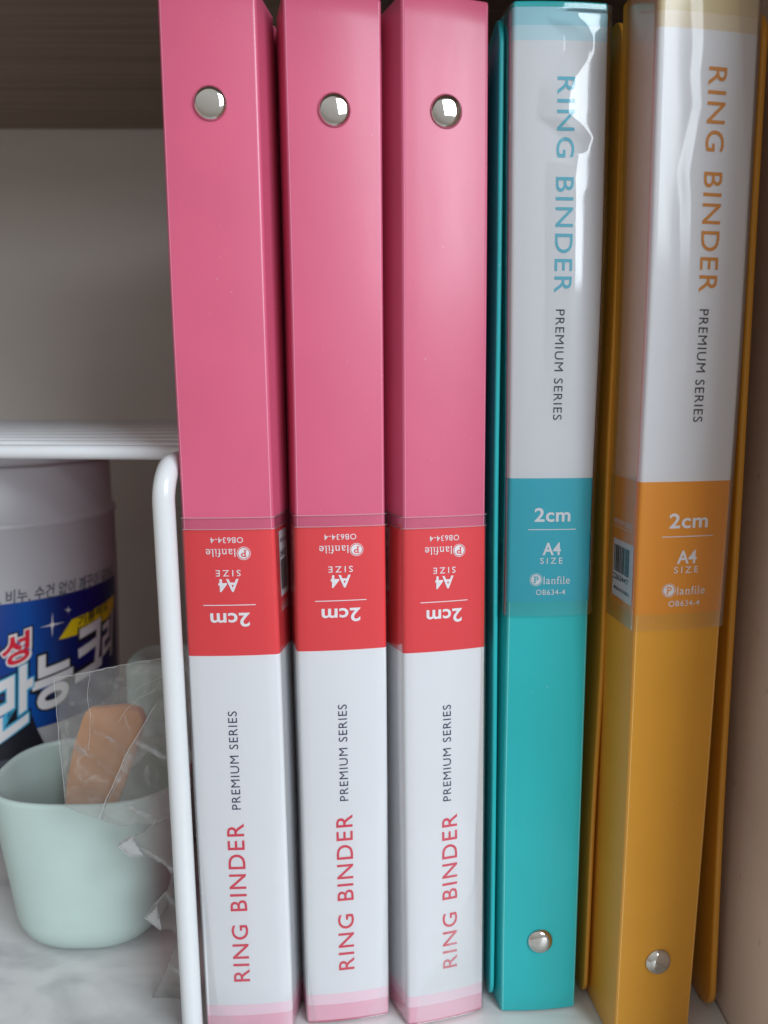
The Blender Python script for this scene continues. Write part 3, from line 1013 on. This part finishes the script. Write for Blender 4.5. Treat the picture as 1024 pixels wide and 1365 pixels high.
for q, z in prof:
    r = rad_at(z) * q
    rings.append([(TCX + r * math.cos(2 * math.pi * i / N), TCY + r * math.sin(2 * math.pi * i / N), z) for i in range(N)])
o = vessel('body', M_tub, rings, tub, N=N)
rings = []
for r, z in [(0.0612, 0.1722), (0.0620, 0.1728), (0.0620, 0.1785), (0.0612, 0.1793), (0.0560, 0.1796), (0.0545, 0.1780), (0.02, 0.1780)]:
    rings.append([(TCX + r * math.cos(2 * math.pi * i / N), TCY + r * math.sin(2 * math.pi * i / N), z) for i in range(N)])
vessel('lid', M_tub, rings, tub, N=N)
def tubP(s, z, off=0.0002):
    """s = metres round the tub from its front, rightwards as seen"""
    r = rad_at(z) + off
    a = s / TR
    return (TCX + r * math.sin(a), TCY - r * math.cos(a), z)
def tub_s(px, py):
    """where a photo pixel lands on the tub: (s, z)"""
    best = None
    u = 682.5 - py
    d = Vector((px - 512.0, FPX * CT + u * ST, -FPX * ST + u * CT)).normalized()
    A = d.x ** 2 + d.y ** 2; Bq = -2 * (d.x * TCX + d.y * TCY); Cq = TCX ** 2 + TCY ** 2 - TR ** 2
    D = Bq * Bq - 4 * A * Cq
    k = (-Bq - math.sqrt(max(D, 0))) / (2 * A)
    p = d * k
    return TR * math.atan2(p.x - TCX, TCY - p.y), H + p.z
def on_tub(name, items, m, parent, off):
    vs = []; fs = []
    for v, f in items:
        v, f = slice_geo(v, f, 0.002)
        k = len(vs); vs += [tubP(x, z, off) for x, z in v]; fs += [tuple(i + k for i in q) for q in f]
    return link(name, vs, fs, m, parent, smooth=True)
zb0, zb1 = 0.0500, 0.1113
# label: curved sheet right round the front, UV u from left to right
cols, vs, fs = 60, [], []
s0, s1 = -0.095, 0.100
for j in range(5):
    z = zb0 + (zb1 - zb0) * j / 4
    for i in range(cols + 1): vs.append(tubP(s0 + (s1 - s0) * i / cols, z, 0.0002))
for j in range(4):
    for i in range(cols):
        p = j * (cols + 1) + i; fs.append((p, p + 1, p + cols + 2, p + cols + 1))
lab = link('label', vs, fs, M_label, tub, smooth=True)
uv = lab.data.uv_layers.new(name='UVMap')
for p in lab.data.polygons:
    for li in p.loop_indices:
        vi = lab.data.loops[li].vertex_index
        uv.data[li].uv = (((vi % (cols + 1)) / cols * (s1 - s0) + s0 + 0.015) / 0.09, (vi // (cols + 1)) / 4)
M_glow = mat('cyan_outline_print', srgb(70, 170, 210), rough=0.3)
M_blk = mat('black_outline_print', (0.012, 0.012, 0.02, 1), rough=0.35)
M_lw = mat('white_label_print', (0.74, 0.73, 0.74, 1), rough=0.3)
M_lred = mat('red_label_print', srgb(214, 40, 60), rough=0.3)
M_lyel = mat('yellow_label_print', srgb(226, 196, 20), rough=0.3)
M_lgrey = mat('grey_label_print', srgb(70, 74, 86), rough=0.3)
def quad_text(s, corners, weight=0.0, spacing=1.0, grow=0.0):
    """text fitted to four photo points (bottom-left, bottom-right, top-right, top-left) carried onto the tub"""
    c = [tub_s(*p) for p in corners]
    v, f = text_geo(s, weight, spacing)
    out = []
    for x, y in v:
        bx = c[0][0] + (c[1][0] - c[0][0]) * x; bz = c[0][1] + (c[1][1] - c[0][1]) * x
        tx_ = c[3][0] + (c[2][0] - c[3][0]) * x; tz = c[3][1] + (c[2][1] - c[3][1]) * x
        out.append((bx + (tx_ - bx) * y, bz + (tz - bz) * y))
    return out, f
def outlined(s, corners, w0, parent, mats, grows, spacing=1.0):
    for k, (m, g) in enumerate(zip(mats, grows)):
        c = corners
        if g:
            cx_ = sum(p[0] for p in c) / 4; cy_ = sum(p[1] for p in c) / 4
            c = [(p[0] + (g * 60 if p[0] > cx_ else -g * 60), p[1] + (g * 60 if p[1] > cy_ else -g * 60)) for p in c]
        on_tub('headline_lettering', [quad_text(s, c, w0 + g, spacing)], m, parent, 0.0003 + 0.0001 * k)
outlined('만', [(-14, 1003), (45, 958), (45, 880), (-14, 908)], 0.035, lab, [M_blk, M_glow, M_lw], [0.07, 0.03, 0.0])
outlined('능', [(44, 956), (99, 930), (99, 858), (44, 878)], 0.035, lab, [M_blk, M_lw], [0.05, 0.0])
outlined('크', [(102, 912), (138, 886), (138, 820), (102, 842)], 0.035, lab, [M_blk, M_lw], [0.05, 0.0])
outlined('리', [(138, 890), (151, 872), (151, 812), (138, 828)], 0.030, lab, [M_blk, M_lw], [0.04, 0.0])
outlined('성', [(2, 894), (40, 878), (40, 838), (2, 852)], 0.03, lab, [M_blk, M_lw, M_lred], [0.09, 0.05, 0.0])
outlined('향', [(-44, 905), (-4, 892), (-4, 850), (-44, 862)], 0.03, lab, [M_blk, M_lw, M_lred], [0.09, 0.05, 0.0])
on_tub('small_lettering', [quad_text('물, 비누, 수건 없이 깨끗이 닦아요', [(-18, 809), (150, 773), (150, 751), (-18, 790)], 0.012)], M_lgrey, tub, 0.0002)
def tub_poly(name, pts, m, parent, off):
    v = [tub_s(*p) for p in pts]
    return on_tub(name, [(v, [tuple(range(len(v)))])], m, parent, off)
tub_poly('yellow_arrow', [(79, 853), (96, 826), (152, 792), (152, 808), (146, 822), (104, 846)], M_lyel, lab, 0.0003)
on_tub('arrow_lettering', [quad_text('기름때도', [(104, 836), (144, 812), (144, 800), (104, 822)], 0.02)], M_blk, lab, 0.0005)
star = []
for i in range(16):
    a = 2 * math.pi * i / 16; rr = (17 if i % 4 == 0 else (2.6 if i % 2 else 3.6))
    star.append((70 + rr * math.cos(a), 833 + rr * math.sin(a) - 0.22 * rr * math.cos(a)))
tub_poly('sparkle', star, M_lw, lab, 0.0003)
star = []
for i in range(16):
    a = 2 * math.pi * i / 16; rr = (6 if i % 4 == 0 else (1.2 if i % 2 else 1.6))
    star.append((91 + rr * math.cos(a), 813 + rr * math.sin(a)))
tub_poly('sparkle', star, M_lw, lab, 0.0003)
tub_poly('dark_picture', [(-30, 1040), (-30, 985), (44, 955), (52, 975), (70, 1010), (60, 1035), (30, 1048)], M_blk, tub, 0.00035)
tub_poly('dark_picture', [(-30, 1046), (-30, 1022), (14, 1014), (14, 1046)], M_lgrey, tub, 0.00045)
adopt(tub)

# ------------------------------------------------------------------ torn clear film round the rack leg
M_film = clear_mat('clear_film', (0.93, 0.93, 0.93, 1), haze=0.10, rough=0.12, gloss=0.5, scratches=0.10, hazecol=(0.66, 0.64, 0.61, 1), crumple=0.0035)
M_filmedge = clear_mat('clear_film_edge', (0.95, 0.95, 0.95, 1), haze=0.28, rough=0.2, hazecol=(0.8, 0.8, 0.8, 1))
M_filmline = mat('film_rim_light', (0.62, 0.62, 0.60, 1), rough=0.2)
film = thing('plastic_film', 'torn clear plastic film hanging behind the white rack leg', 'film')
def film_sheet(name, pts, y, m, parent, wrinkle=0.0008, seed=1, dy=0.0, cuts=14):
    """a torn piece of film: outline at depth y, crumpled, with real thickness"""
    P = [at(px, py, y) for px, py in pts]
    v, f = slice_geo(P, [tuple(range(len(P)))], 0.0010, 0)
    v, f = slice_geo(v, f, 0.0010, 1)
    rn = random.Random(seed); ph = [rn.uniform(0, 6) for _ in range(6)]
    x0 = min(p[0] for p in P); z1 = max(p[1] for p in P)
    vs = []
    for X, Z in v:
        w1 = math.sin((X * 0.8 + Z) * 260 + ph[0]); w2 = math.sin((X - 0.5 * Z) * 420 + ph[1]); w3 = math.sin(Z * 190 + X * 90 + ph[2])
        w4 = math.sin((X * 1.3 - Z * 0.4) * 900 + 3 * w3 + ph[3]); w5 = math.sin((X * 0.3 + Z) * 1100 + 2 * w1 + ph[4])
        off = wrinkle * (0.7 * w1 * w1 + 0.35 * w2 * w2 + 0.7 * w3 + 0.07 * w4 * w4 + 0.06 * w5)
        vs.append((X, y + off + dy * (X - x0), Z))
    o = link(name, vs, f, m, parent, smooth=True)
    md = o.modifiers.new('thickness', 'SOLIDIFY'); md.thickness = 0.00006
    return o
film_sheet('film_panel', [(72, 904), (108, 898), (150, 889), (215, 877), (250, 869), (252, 1000), (200, 1000), (160, 1040), (131, 1091), (110, 1084), (88, 1075), (80, 1000)], 0.2395, M_film, film, 0.0006, 2)
film_sheet('film_panel', [(206, 938), (252, 880), (254, 1075), (205, 1100), (180, 1098), (158, 1102), (133, 1094), (166, 1010)], 0.2375, M_film, film, 0.0007, 5)
film_sheet('film_panel', [(252, 1060), (223, 1080), (190, 1110), (176, 1113), (156, 1126), (174, 1141), (195, 1141), (222, 1155), (228, 1168), (222, 1190), (205, 1207), (193, 1224), (214, 1240), (226, 1238), (256, 1262)], 0.2385, M_film, film, 0.0006, 8)
film_sheet('film_panel', [(262, 1255), (232, 1262), (222, 1290), (203, 1330), (225, 1338), (264, 1336)], 0.2400, M_film, film, 0.0005, 13)
film_sheet('torn_tip', [(156, 1127), (178, 1113), (182, 1125), (193, 1141), (174, 1142)], 0.2365, M_filmedge, film, 0.0004, 9)
film_sheet('torn_tip', [(193, 1224), (209, 1207), (213, 1222), (215, 1240)], 0.2365, M_filmedge, film, 0.0004, 11)
def jitter(path):
    rn = random.Random(int(path[0][0] * 7 + path[0][1])); out = []
    for (a, b_), (c, d) in zip(path, path[1:]):
        for k in range(6):
            out.append((a + (c - a) * k / 6 + rn.uniform(-0.7, 0.7), b_ + (d - b_) * k / 6 + rn.uniform(-0.7, 0.7)))
    return out + [path[-1]]
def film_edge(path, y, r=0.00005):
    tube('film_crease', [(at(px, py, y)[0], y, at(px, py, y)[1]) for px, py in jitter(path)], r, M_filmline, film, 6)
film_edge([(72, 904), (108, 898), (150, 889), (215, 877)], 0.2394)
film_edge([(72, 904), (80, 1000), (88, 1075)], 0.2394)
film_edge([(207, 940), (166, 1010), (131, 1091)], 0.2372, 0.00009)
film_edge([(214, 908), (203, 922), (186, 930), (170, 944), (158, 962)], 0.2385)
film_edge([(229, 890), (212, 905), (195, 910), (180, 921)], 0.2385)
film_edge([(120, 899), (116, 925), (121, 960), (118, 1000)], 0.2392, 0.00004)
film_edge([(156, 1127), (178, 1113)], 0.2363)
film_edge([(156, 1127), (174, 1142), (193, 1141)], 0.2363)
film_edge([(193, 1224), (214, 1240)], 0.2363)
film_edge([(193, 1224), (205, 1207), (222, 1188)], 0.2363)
